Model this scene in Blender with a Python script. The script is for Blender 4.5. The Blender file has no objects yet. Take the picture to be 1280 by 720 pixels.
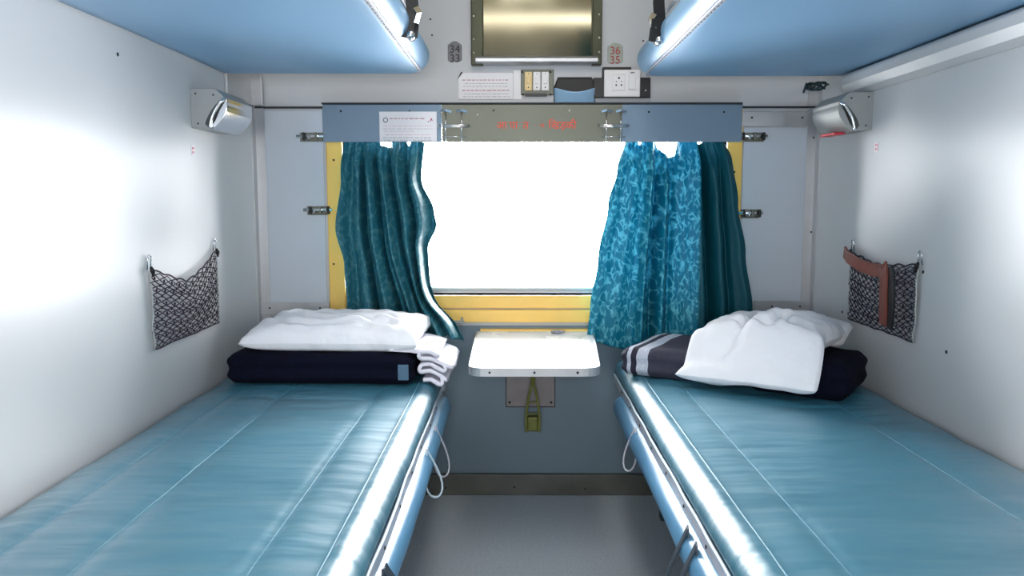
import bpy, bmesh, math, random
from math import sin, cos, pi, radians
from mathutils import Vector, Matrix, noise
random.seed(4)
S = bpy.context.scene
C = S.collection

# ------------------------------------------------------------------ camera
CAM = Vector((0, 0, 1.03)); F = 1000.0
PITCH = math.atan(110 / F); YAW = math.atan(5 / F)
Fw = Vector((-sin(YAW) * cos(PITCH), cos(YAW) * cos(PITCH), -sin(PITCH)))
Rt = Vector((cos(YAW), sin(YAW), 0)); Up = Rt.cross(Fw)
cam_d = bpy.data.cameras.new('camera'); cam = bpy.data.objects.new('camera', cam_d); C.objects.link(cam)
cam.location = CAM; cam.rotation_euler = (pi / 2 - PITCH, 0, YAW)
cam_d.sensor_width = 36; cam_d.lens = 36 * F / 1280; cam_d.clip_start = .02
S.camera = cam

def ray(px, py): return Fw * F + Rt * (px - 640) + Up * (360 - py)
def P(px, py, Y):
    d = ray(px, py); return CAM + d * (Y / d.y)
def PX(px, py, X):
    d = ray(px, py); return CAM + d * (X / d.x)

# ------------------------------------------------------------------ mesh builder
class MB:
    def __init__(s): s.v = []; s.f = []
    def add(s, vs, fs):
        n = len(s.v); s.v += [tuple(v) for v in vs]; s.f += [tuple(i + n for i in f) for f in fs]; return s
    def box(s, x0, x1, y0, y1, z0, z1):
        return s.add([(x, y, z) for z in (z0, z1) for y in (y0, y1) for x in (x0, x1)],
                     [(0, 2, 3, 1), (4, 5, 7, 6), (0, 1, 5, 4), (2, 6, 7, 3), (0, 4, 6, 2), (1, 3, 7, 5)])
    def rbox(s, x0, x1, y0, y1, z0, z1, r):
        """box with chamfered edges"""
        bm = bmesh.new(); bmesh.ops.create_cube(bm, size=1)
        for v in bm.verts:
            v.co = Vector(((x0 + x1) / 2 + v.co.x * (x1 - x0), (y0 + y1) / 2 + v.co.y * (y1 - y0), (z0 + z1) / 2 + v.co.z * (z1 - z0)))
        bmesh.ops.bevel(bm, geom=list(bm.edges), offset=r, segments=3, profile=.5, affect='EDGES')
        bm.verts.index_update()
        s.add([v.co.copy() for v in bm.verts], [[v.index for v in f.verts] for f in bm.faces]); bm.free(); return s
    def tube(s, pts, r, seg=6, closed=False, cap=True, flat=None):
        pts = [Vector(p) for p in pts]; n = len(pts)
        if n < 2: return s
        T = []
        for i in range(n):
            a = pts[(i - 1) % n] if (closed or i > 0) else pts[i]
            b = pts[(i + 1) % n] if (closed or i < n - 1) else pts[i]
            t = b - a; T.append(t.normalized() if t.length > 1e-9 else Vector((0, 0, 1)))
        u = T[0].orthogonal().normalized() if flat is None else Vector(flat)
        vs = []
        for i in range(n):
            u = (u - T[i] * u.dot(T[i]))
            u = u.normalized() if u.length > 1e-6 else T[i].orthogonal().normalized()
            w = T[i].cross(u)
            rr = r[i] if isinstance(r, (list, tuple)) else r
            for k in range(seg):
                a = 2 * pi * k / seg + (pi / 4 if seg == 4 else 0)
                vs.append(pts[i] + (u * cos(a) + w * sin(a)) * rr)
        fs = []
        m = n if closed else n - 1
        for i in range(m):
            j = (i + 1) % n
            for k in range(seg):
                l = (k + 1) % seg
                fs.append((i * seg + k, i * seg + l, j * seg + l, j * seg + k))
        if cap and not closed:
            fs.append(tuple(range(seg))[::-1]); fs.append(tuple((n - 1) * seg + k for k in range(seg)))
        return s.add(vs, fs)
    def strip(s, pts, w, t, side):
        """flat band following pts, width w along side vector, thickness t"""
        pts = [Vector(p) for p in pts]; side = Vector(side).normalized(); vs = []; n = len(pts)
        for i in range(n):
            T = (pts[min(n - 1, i + 1)] - pts[max(0, i - 1)]).normalized()
            sd = (side - T * side.dot(T)).normalized(); nn = T.cross(sd)
            for a, b in ((-1, -1), (1, -1), (1, 1), (-1, 1)):
                vs.append(pts[i] + sd * (a * w / 2) + nn * (b * t / 2))
        fs = [(0, 1, 2, 3), tuple((n - 1) * 4 + k for k in (3, 2, 1, 0))]
        for i in range(n - 1):
            for k in range(4):
                l = (k + 1) % 4; fs.append((i * 4 + k, i * 4 + l, i * 4 + 4 + l, i * 4 + 4 + k))
        return s.add(vs, fs)
    def prism(s, prof, a, b, axis='y'):
        """closed 2-D profile extruded from a to b along an axis"""
        n = len(prof)
        def m(p, t):
            return {'y': (p[0], t, p[1]), 'x': (t, p[0], p[1]), 'z': (p[0], p[1], t)}[axis]
        vs = [m(p, a) for p in prof] + [m(p, b) for p in prof]
        fs = [tuple(range(n)), tuple(range(2 * n - 1, n - 1, -1))]
        fs += [(i, (i + 1) % n, n + (i + 1) % n, n + i) for i in range(n)]
        return s.add(vs, fs)
    def grid(s, fn, nu, nv):
        vs = [fn(i / nu, j / nv) for j in range(nv + 1) for i in range(nu + 1)]
        fs = [(j * (nu + 1) + i, j * (nu + 1) + i + 1, (j + 1) * (nu + 1) + i + 1, (j + 1) * (nu + 1) + i) for j in range(nv) for i in range(nu)]
        return s.add(vs, fs)
    def disc(s, c, n, r, h, seg=12):
        """a low domed screw head at c, pointing along n"""
        n = Vector(n).normalized(); u = n.orthogonal().normalized(); w = n.cross(u); c = Vector(c)
        vs = [c - n * .001 + (u * cos(2 * pi * k / seg) + w * sin(2 * pi * k / seg)) * r for k in range(seg)]
        vs += [c + n * h * .7 + (u * cos(2 * pi * k / seg) + w * sin(2 * pi * k / seg)) * r * .8 for k in range(seg)]
        vs.append(c + n * h)
        fs = [tuple(range(seg))[::-1]] + [(k, (k + 1) % seg, seg + (k + 1) % seg, seg + k) for k in range(seg)]
        fs += [(seg + k, seg + (k + 1) % seg, 2 * seg) for k in range(seg)]
        return s.add(vs, fs)

def build(name, mb, mat, parent=None, smooth=False, bevel=0, sub=0, solid=0, label=None, origin=None):
    me = bpy.data.meshes.new(name); me.from_pydata(mb.v, [], mb.f); me.update()
    bm = bmesh.new(); bm.from_mesh(me); bmesh.ops.recalc_face_normals(bm, faces=bm.faces); bm.to_mesh(me); bm.free()
    me.materials.append(mat)
    if smooth:
        for p in me.polygons: p.use_smooth = True
    o = bpy.data.objects.new(name, me); C.objects.link(o)
    if origin is not None:
        me.transform(Matrix.Translation(-Vector(origin))); o.location = origin
    if bevel:
        m = o.modifiers.new('bevel', 'BEVEL'); m.width = bevel; m.segments = 3; m.limit_method = 'ANGLE'; m.angle_limit = radians(40)
    if solid:
        m = o.modifiers.new('solid', 'SOLIDIFY'); m.thickness = solid; m.offset = 0
    if sub:
        m = o.modifiers.new('sub', 'SUBSURF'); m.levels = sub; m.render_levels = sub
    if parent is not None:
        o.parent = parent
        # keep the world position: parents are unrotated when parts are attached
        p = parent; off = Vector((0, 0, 0))
        while p is not None: off += Vector(p.location); p = p.parent
        o.location = Vector(o.location) - off
    if label: o['label'] = label
    return o

def tag(o, label, cat, group=None, kind=None):
    o['label'] = label; o['category'] = cat
    if group: o['group'] = group
    if kind: o['kind'] = kind
    return o
def thing(name, loc, label, cat, group=None):
    o = bpy.data.objects.new(name, None); C.objects.link(o); o.location = loc; o.empty_display_size = .05
    return tag(o, label, cat, group)
def struct(name, mb, mat, parent=None, label=None, **k):
    o = build(name, mb, mat, parent, **k)
    if parent is None:
        o['kind'] = 'structure'
        if label: o['label'] = label
    return o

# ------------------------------------------------------------------ materials
def lin(c): return tuple((x / 12.92 if x <= .04045 else ((x + .055) / 1.055) ** 2.4) for x in c)
def rgb(r, g, b): return lin((r / 255, g / 255, b / 255)) + (1,)
def new_mat(name):
    m = bpy.data.materials.new(name); m.use_nodes = True; nt = m.node_tree
    return m, nt, nt.nodes['Principled BSDF']
def mat(name, col, rough=.5, metal=0, var=.0, vscale=8, bump=0, bscale=60, spec=.5, coat=0, bvec=(1, 1, 1), sheen=0, aniso=None, bdist=.002, coatr=.12):
    m, nt, b = new_mat(name); N = nt.nodes; L = nt.links
    b.inputs['Roughness'].default_value = rough; b.inputs['Metallic'].default_value = metal
    b.inputs['Specular IOR Level'].default_value = spec; b.inputs['Coat Weight'].default_value = coat
    b.inputs['Coat Roughness'].default_value = coatr
    b.inputs['Sheen Weight'].default_value = sheen
    tc = N.new('ShaderNodeTexCoord')
    if var:
        n = N.new('ShaderNodeTexNoise'); n.inputs['Scale'].default_value = vscale; n.inputs['Detail'].default_value = 5
        L.new(tc.outputs['Object'], n.inputs['Vector'])
        r = N.new('ShaderNodeMapRange'); r.inputs['From Min'].default_value = .3; r.inputs['From Max'].default_value = .7
        r.inputs['To Min'].default_value = 1 - var; r.inputs['To Max'].default_value = 1 + var * .4
        L.new(n.outputs['Fac'], r.inputs['Value'])
        mx = N.new('ShaderNodeVectorMath'); mx.operation = 'SCALE'; mx.inputs[0].default_value = col[:3]
        L.new(r.outputs['Result'], mx.inputs['Scale']); L.new(mx.outputs[0], b.inputs['Base Color'])
        r2 = N.new('ShaderNodeMapRange'); r2.inputs['To Min'].default_value = max(.02, rough - .08); r2.inputs['To Max'].default_value = min(1, rough + .1)
        L.new(n.outputs['Fac'], r2.inputs['Value']); L.new(r2.outputs['Result'], b.inputs['Roughness'])
    else:
        b.inputs['Base Color'].default_value = col
    if bump:
        mp = N.new('ShaderNodeMapping'); mp.inputs['Scale'].default_value = bvec; L.new(tc.outputs['Object'], mp.inputs['Vector'])
        n2 = N.new('ShaderNodeTexNoise'); n2.inputs['Scale'].default_value = bscale; n2.inputs['Detail'].default_value = 2.5
        L.new(mp.outputs[0], n2.inputs['Vector'])
        bp = N.new('ShaderNodeBump'); bp.inputs['Strength'].default_value = bump; bp.inputs['Distance'].default_value = bdist
        L.new(n2.outputs['Fac'], bp.inputs['Height']); L.new(bp.outputs['Normal'], b.inputs['Normal'])
    return m
def emis(name, col, s):
    m, nt, b = new_mat(name); b.inputs['Base Color'].default_value = col
    b.inputs['Emission Color'].default_value = col; b.inputs['Emission Strength'].default_value = s; return m

M = {}
M['wall'] = mat('laminate_wall', rgb(206, 207, 208), .32, var=.03, vscale=3, bump=.05, bscale=6)
M['wall_far'] = mat('laminate_wall_window_side', rgb(196, 198, 202), .35, var=.04, vscale=3)
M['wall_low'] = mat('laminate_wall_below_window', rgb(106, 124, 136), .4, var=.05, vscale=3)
M['panel'] = mat('grey_panel', rgb(196, 202, 210), .4, var=.03, vscale=4)
M['trim'] = mat('aluminium_trim', rgb(186, 186, 188), .38, metal=.55, var=.08, vscale=14)
M['trim_dark'] = mat('worn_dark_skirting', rgb(92, 94, 88), .5, metal=.3, var=.35, vscale=9)
M['floor'] = mat('speckled_vinyl_floor', rgb(190, 196, 202), .30, var=.15, vscale=120, bump=.25, bscale=260, bdist=.001)
M['ceiling'] = mat('cream_ceiling', rgb(200, 178, 136), .35, var=.04)
M['teal_vinyl'] = mat('teal_vinyl', rgb(56, 124, 146), .48, var=.12, vscale=2.2, bump=.7, bscale=3, bvec=(1.0, 3.6, 1), bdist=.035, coat=.7, spec=.9, coatr=.38)
M['blue_vinyl'] = mat('sky_blue_vinyl', rgb(128, 170, 204), .40, var=.05, vscale=3, bump=.15, bscale=5, bdist=.006)
M['side_vinyl'] = mat('blue_side_vinyl', rgb(92, 146, 182), .35, var=.08, vscale=4, bump=.3, bscale=9, bdist=.008)
M['seam'] = mat('pale_seam', rgb(92, 144, 164), .5)
M['piping'] = mat('pale_piping', rgb(196, 214, 226), .35)
M['edge_metal'] = mat('pale_edge_strip', rgb(206, 206, 214), .35, metal=.4, var=.1, vscale=30)
M['screw'] = mat('dark_screw', rgb(40, 38, 40), .45, metal=.6)
M['screw_light'] = mat('bright_screw', rgb(220, 220, 220), .3, metal=.8)
M['chrome'] = mat('chrome', rgb(226, 228, 232), .12, metal=1)
M['steel'] = mat('brushed_steel', rgb(104, 106, 95), .42, metal=.5, var=.1, vscale=6, bump=.05, bscale=30, bvec=(.1, 1, 4))
M['lamp_grey'] = mat('grey_painted_metal', rgb(166, 168, 166), .42, metal=.2, var=.06, vscale=20)
M['pelmet'] = mat('blue_grey_metal', rgb(112, 134, 154), .42, metal=.15, var=.06, vscale=8)
M['gap_shade'] = mat('pelmet_gap_shade', rgb(26, 34, 42), .6)  # dark colour stands in for the shadow in the gap above the pelmet
M['yellow'] = mat('yellow_paint', rgb(246, 198, 96), .4, var=.06, vscale=12)
M['white_rail'] = mat('white_aluminium', rgb(225, 225, 225), .4, metal=.2)
M['table'] = mat('white_laminate', rgb(238, 238, 238), .25, var=.02)
M['olive'] = mat('olive_brass', rgb(104, 108, 48), .45, metal=.4, var=.3, vscale=30)
M['navy'] = mat('navy_wool', rgb(10, 13, 32), .95, var=.25, vscale=40, bump=.5, bscale=240, spec=.15)
M['pillow'] = mat('white_cotton', rgb(246, 246, 250), .85, var=.02, vscale=6, bump=.7, bscale=13, bdist=.016)
M['sheet'] = mat('white_sheet', rgb(232, 230, 240), .8, bump=.2, bscale=30)
M['leather'] = mat('brown_leather', rgb(124, 62, 48), .5, var=.25, vscale=30, bump=.3, bscale=80)
M['net'] = mat('dark_plum_cord', rgb(48, 34, 54), .7)
M['net_violet'] = mat('violet_black_cord', rgb(30, 24, 48), .7)
M['black'] = mat('black_webbing', rgb(8, 9, 14), .55, bump=.3, bscale=300)
M['black_plastic'] = mat('black_plastic', rgb(20, 16, 18), .4)
M['plate'] = mat('white_plastic', rgb(238, 236, 238), .3)
M['cream_plastic'] = mat('cream_plastic', rgb(236, 208, 150), .35)
M['paper'] = mat('notice_paper', rgb(238, 236, 240), .6)
M['mag'] = mat('magenta_ink', rgb(178, 60, 104), .7)
M['ink'] = mat('grey_ink', rgb(96, 92, 104), .7)
M['pink'] = mat('pink_ink', rgb(214, 150, 166), .7)
M['orange'] = mat('orange_red_paint', rgb(236, 66, 30), .5)
M['red'] = mat('red_plastic', rgb(206, 24, 44), .4)
M['redmark'] = mat('pink_red_sticker', rgb(226, 122, 132), .6)
M['badge_dark'] = mat('dark_badge', rgb(108, 108, 114), .4, metal=.4, var=.2, vscale=90)
M['badge_light'] = mat('light_badge', rgb(150, 154, 146), .4, metal=.4, var=.2, vscale=90)
M['mirror'] = mat('old_mirror', rgb(138, 134, 116), .09, metal=1, var=.04, vscale=3, bump=.03, bscale=3, bdist=.01)
M['frame_dark'] = mat('dark_olive_frame', rgb(72, 74, 56), .35, metal=.5, var=.3, vscale=9)
M['holder_blue'] = mat('light_blue_vinyl', rgb(160, 200, 234), .35)
M['holder_dark'] = mat('dark_lining', rgb(46, 46, 44), .6)
M['berth_metal'] = mat('berth_frame_steel', rgb(60, 72, 84), .5, metal=.4)
M['wrap'] = mat('clear_wrap', rgb(150, 150, 162), .25)

def curtain_mat(name, base, light, amount, tscale, xplain=9.):
    m, nt, b = new_mat(name); N = nt.nodes; L = nt.links
    tc = N.new('ShaderNodeTexCoord'); mp = N.new('ShaderNodeMapping'); mp.inputs['Scale'].default_value = (1, .0, .55)
    L.new(tc.outputs['Object'], mp.inputs['Vector'])
    nz = N.new('ShaderNodeTexNoise'); nz.inputs['Scale'].default_value = 22; L.new(mp.outputs[0], nz.inputs['Vector'])
    ad = N.new('ShaderNodeVectorMath'); ad.operation = 'MULTIPLY_ADD'; ad.inputs[1].default_value = (.05, .0, .05)
    L.new(nz.outputs['Color'], ad.inputs[0]); L.new(mp.outputs[0], ad.inputs[2])
    vo = N.new('ShaderNodeTexVoronoi'); vo.feature = 'DISTANCE_TO_EDGE'; vo.inputs['Scale'].default_value = tscale
    L.new(ad.outputs[0], vo.inputs['Vector'])
    cr = N.new('ShaderNodeValToRGB'); cr.color_ramp.elements[0].position = .02; cr.color_ramp.elements[0].color = (1, 1, 1, 1)
    cr.color_ramp.elements[1].position = .16; cr.color_ramp.elements[1].color = (0, 0, 0, 1)
    L.new(vo.outputs['Distance'], cr.inputs['Fac'])
    mu = N.new('ShaderNodeMath'); mu.operation = 'MULTIPLY'; mu.inputs[1].default_value = amount; L.new(cr.outputs['Color'], mu.inputs[0])
    n3 = N.new('ShaderNodeTexNoise'); n3.inputs['Scale'].default_value = 70; L.new(mp.outputs[0], n3.inputs['Vector'])
    m3 = N.new('ShaderNodeMapRange'); m3.inputs['From Min'].default_value = .42; m3.inputs['From Max'].default_value = .56; L.new(n3.outputs['Fac'], m3.inputs['Value'])
    sx = N.new('ShaderNodeSeparateXYZ'); L.new(tc.outputs['Object'], sx.inputs[0])
    m4 = N.new('ShaderNodeMapRange'); m4.inputs['From Min'].default_value = xplain; m4.inputs['From Max'].default_value = xplain + .01
    m4.inputs['To Min'].default_value = 1; m4.inputs['To Max'].default_value = 0; L.new(sx.outputs['X'], m4.inputs['Value'])
    m5 = N.new('ShaderNodeMath'); m5.operation = 'MULTIPLY'; L.new(m3.outputs[0], m5.inputs[0]); L.new(m4.outputs[0], m5.inputs[1])
    m6 = N.new('ShaderNodeMath'); m6.operation = 'MULTIPLY'; L.new(mu.outputs[0], m6.inputs[0]); L.new(m5.outputs[0], m6.inputs[1]); mu = m6
    mx = N.new('ShaderNodeMix'); mx.data_type = 'RGBA'; mx.inputs['A'].default_value = base; mx.inputs['B'].default_value = light
    L.new(mu.outputs[0], mx.inputs['Factor'])
    L.new(mx.outputs['Result'], b.inputs['Base Color']); b.inputs['Roughness'].default_value = .48
    b.inputs['Specular IOR Level'].default_value = .35
    bp = N.new('ShaderNodeBump'); bp.inputs['Strength'].default_value = .25; bp.inputs['Distance'].default_value = .002
    L.new(cr.outputs['Color'], bp.inputs['Height']); L.new(bp.outputs['Normal'], b.inputs['Normal'])
    m7 = N.new('ShaderNodeMix'); m7.data_type = 'RGBA'; m7.inputs['A'].default_value = rgb(10, 84, 98); m7.inputs['B'].default_value = base
    L.new(m4.outputs[0], m7.inputs['Factor']); L.new(m7.outputs['Result'], mx.inputs['A'])
    tr = N.new('ShaderNodeBsdfTranslucent'); L.new(mx.outputs['Result'], tr.inputs['Color'])
    ms = N.new('ShaderNodeMixShader'); ms.inputs[0].default_value = .22
    L.new(b.outputs[0], ms.inputs[1]); L.new(tr.outputs[0], ms.inputs[2])
    L.new(ms.outputs[0], N['Material Output'].inputs['Surface'])
    return m
M['curtain_l'] = curtain_mat('teal_brocade_dull', rgb(42, 110, 126), rgb(118, 174, 178), .4, 60)
M['curtain_r'] = curtain_mat('teal_brocade_bright', rgb(8, 120, 148), rgb(110, 204, 222), .75, 62, .60)

def striped_wool():
    m, nt, b = new_mat('striped_grey_wool'); N = nt.nodes; L = nt.links
    tc = N.new('ShaderNodeTexCoord'); sp = N.new('ShaderNodeSeparateXYZ'); L.new(tc.outputs['Object'], sp.inputs[0])
    mr = N.new('ShaderNodeMapRange'); mr.inputs['From Min'].default_value = -.25; mr.inputs['From Max'].default_value = .25
    L.new(sp.outputs['X'], mr.inputs['Value'])
    cr = N.new('ShaderNodeValToRGB'); cr.color_ramp.interpolation = 'CONSTANT'
    e = cr.color_ramp.elements; dk = rgb(40, 40, 56); lt = rgb(196, 202, 216)
    e[0].position = 0; e[0].color = dk; e[1].position = .045; e[1].color = lt
    for p, c in ((.13, rgb(52, 52, 68)), (.20, lt), (.225, dk), (.26, lt), (.33, rgb(58, 58, 74))):
        x = e.new(p); x.color = c
    L.new(mr.outputs[0], cr.inputs['Fac'])
    n = N.new('ShaderNodeTexNoise'); n.inputs['Scale'].default_value = 160; L.new(tc.outputs['Object'], n.inputs['Vector'])
    mm = N.new('ShaderNodeMapRange'); mm.inputs['To Min'].default_value = .6; mm.inputs['To Max'].default_value = 1.3; L.new(n.outputs['Fac'], mm.inputs['Value'])
    v = N.new('ShaderNodeVectorMath'); v.operation = 'SCALE'; L.new(cr.outputs['Color'], v.inputs[0]); L.new(mm.outputs[0], v.inputs['Scale'])
    L.new(v.outputs[0], b.inputs['Base Color']); b.inputs['Roughness'].default_value = .9
    bp = N.new('ShaderNodeBump'); bp.inputs['Strength'].default_value = .5; bp.inputs['Distance'].default_value = .002
    L.new(n.outputs['Fac'], bp.inputs['Height']); L.new(bp.outputs['Normal'], b.inputs['Normal'])
    return m
M['striped'] = striped_wool()

def glass_mat(name='window_glass', tint=(1, 1, 1, 1)):
    m, nt, b = new_mat(name); N = nt.nodes; L = nt.links
    t = N.new('ShaderNodeBsdfTransparent'); t.inputs[0].default_value = tint; g = N.new('ShaderNodeBsdfGlossy'); g.inputs['Roughness'].default_value = .02
    fr = N.new('ShaderNodeFresnel'); fr.inputs['IOR'].default_value = 1.45
    ms = N.new('ShaderNodeMixShader'); L.new(fr.outputs[0], ms.inputs[0]); L.new(t.outputs[0], ms.inputs[1]); L.new(g.outputs[0], ms.inputs[2])
    L.new(ms.outputs[0], N['Material Output'].inputs['Surface']); return m
M['glass'] = glass_mat(); M['glass_tinted'] = glass_mat('tinted_window_glass', (.66, .66, .66, 1))

# ------------------------------------------------------------------ dimensions
D = 2.73; XL, XR = -.88, 1.01; YF = -.80; H = 2.25
OX0, OX1, OZ0, OZ1 = -.585, .708, .705, 1.31      # window opening

# ------------------------------------------------------------------ room shell
struct('floor', MB().box(XL - .1, XR + .1, YF - .1, D + .1, -.1, 0), M['floor'])
struct('ceiling', MB().box(XL - .1, XR + .1, YF - .1, D + .1, H, H + .1), M['ceiling'])
struct('wall_left', MB().box(XL - .1, XL, YF - .1, D + .15, 0, H), M['wall'])
struct('wall_right', MB().box(XR, XR + .1, YF - .1, D + .15, 0, H), M['wall'])
UZ = 1.345                                          # line where the upper wall begins
wb = MB()
wb.box(XL, XR, D, D + .13, OZ1, H); wb.box(XL, OX0, D, D + .13, .60, OZ1); wb.box(OX1, XR, D, D + .13, .60, OZ1)
wb.box(OX0, OX1, D, D + .13, .60, OZ0)
struct('wall_back', wb, M['wall_far'])
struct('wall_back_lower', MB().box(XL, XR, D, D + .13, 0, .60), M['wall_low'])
# unseen wall behind the camera; its aisle window is added to light the room
wf = MB(); A0, A1, AZ0, AZ1 = -.62, .74, .70, 1.45
wf.box(XL, XR, YF - .1, YF, 0, AZ0); wf.box(XL, XR, YF - .1, YF, AZ1, H)
wf.box(XL, A0, YF - .1, YF, AZ0, AZ1); wf.box(A1, XR, YF - .1, YF, AZ0, AZ1)
struct('wall_front', wf, M['wall'])
w2 = struct('added_aisle_window', MB().box(A0, A1, YF - .06, YF - .055, AZ0, AZ1), M['glass_tinted'])  # added out of view, lets in daylight from behind the camera
fr = MB()
for x0, x1, z0, z1 in ((A0, A0 + .03, AZ0, AZ1), (A1 - .03, A1, AZ0, AZ1), (A0, A1, AZ0, AZ0 + .03), (A0, A1, AZ1 - .03, AZ1), (.04, .07, AZ0, AZ1)):
    fr.box(x0, x1, YF - .08, YF - .03, z0, z1)
struct('window_frame', fr, M['trim'], w2)

# main window: yellow frame, white rails, pane
win = MB()
x0, x1 = P(410, 250, D).x, P(925, 250, D).x; zb = P(500, 402, D).z
win.box(x0, OX0, D - .012, D + .10, zb, OZ1 + .02); win.box(OX1, x1, D - .012, D + .10, zb, OZ1 + .02)
win.box(OX0, OX1, D - .012, D + .10, P(640, 385, D).z, OZ0); win.box(OX0, OX1, D - .012, D + .10, OZ1, OZ1 + .02)
win.box(OX0, OX1, D - .018, D + .02, zb, P(640, 386.5, D).z)
window = struct('window_1', win, M['yellow'], bevel=.003, label='bright window with yellow painted frame and white rails')
rl = MB()
for a, b, c, d in ((OX0, OX1, OZ0, OZ0 + .022), (OX0, OX1, OZ1 - .02, OZ1), (OX0, OX0 + .018, OZ0, OZ1), (OX1 - .018, OX1, OZ0, OZ1)):
    rl.box(a, b, D + .055, D + .095, c, d)
struct('window_rail', rl, M['white_rail'], window, bevel=.002)
struct('rubber_seal', MB().box(OX0, OX1, D + .05, D + .054, OZ0 + .010, OZ0 + .015), M['lamp_grey'], window)
struct('glass_pane', MB().box(OX0, OX1, D + .085, D + .089, OZ0 + .02, OZ1 - .02), M['glass'], window)
sx = MB()
for px, py in ((417, 392), (417, 330), (417, 200), (918, 215)): sx.disc(P(px, py, D - .012), (0, -1, 0), .004, .002)
struct('frame_screws', sx, M['screw'], window)
wl = P(573, 401, D); lt = MB().rbox(wl.x - .022, wl.x + .022, D - .026, D - .016, wl.z - .006, wl.z + .004, .002)
lt.rbox(wl.x + .01, wl.x + .018, D - .034, D - .02, wl.z - .004, wl.z + .016, .002)
struct('latch', lt, M['lamp_grey'], window)

# grey side panels and trims on the window wall
def rect_at(px0, px1, py0, py1, Yb, t):
    a = P(px0, py0, Yb - t); b = P(px1, py1, Yb - t)
    return (min(a.x, b.x), max(a.x, b.x), Yb - t, Yb, min(a.z, b.z), max(a.z, b.z))
def screws(pts, Y, parent, m='screw', r=.0038):
    for px, py in pts:
        build('screw', MB().disc(P(px, py, Y), (0, -1, 0), r, .0015), M[m], parent, smooth=True)
struct('trim_1', MB().box(*rect_at(326, 409, 138, 379, D, .006)), M['panel'], bevel=.001)
struct('trim_2', MB().box(*rect_at(930, 1009, 160, 377, D, .006)), M['panel'], bevel=.001)
t3 = struct('trim_3', MB().box(*rect_at(326, 412, 378, 394, D, .012)), M['trim'], bevel=.0015); screws(((337, 385), (400, 385)), D - .012, t3)
t4 = struct('trim_4', MB().box(*rect_at(944, 1012, 376, 392, D, .012)), M['trim'], bevel=.0015); screws(((965, 383), (1000, 383)), D - .012, t4)
t5 = struct('trim_5', MB().box(*rect_at(928, 1010, 139, 158, D, .012)), M['trim'], bevel=.0015); screws(((940, 147), (1003, 147)), D - .012, t5)
def lprof(x, s): return [(x, D), (x, D - .035), (x + s * .004, D - .035), (x + s * .006, D - .008), (x + s * .036, D - .008), (x + s * .036, D)]
t6 = struct('trim_6', MB().prism(lprof(XL, 1), .60, 1.42, 'z'), M['trim']); screws(((319, 232), (321, 287), (321, 386)), D - .008, t6)
t7 = struct('trim_7', MB().prism(lprof(XR, -1), .60, 1.42, 'z'), M['trim']); screws(((1017, 172), (1014, 290), (1009, 384)), D - .008, t7)
a = P(640, 134.5, D)
struct('gap_shade_line', MB().box(XL, XR, D - .010, D, a.z - .003, a.z + .003), M['gap_shade'])  # dark strip painted in place of the gap shadow along the wall
bb = struct('baseboard_back', MB().box(XL, XR, D - .02, D, .0, .075), M['trim_dark'], bevel=.003)
screws(((557, 610), (643, 609), (731, 611)), D - .02, bb)
# padded cream strip under the right upper berth
prof = [(XR, 1.405), (XR - .022, 1.405), (XR - .032, 1.395), (XR - .034, 1.37), (XR - .024, 1.348), (XR - .008, 1.336), (XR, 1.334)]
struct('trim_10', MB().prism(prof, .75, 2.46), M['wall'], bevel=.004)
# bracket where the upper berths meet the corner
struct('trim_11', MB().box(XL, XL + .045, D - .05, D - .036, 1.34, 1.44).box(XL, XL + .01, 2.46, D - .036, 1.34, 1.44), M['trim'], bevel=.002)

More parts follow.
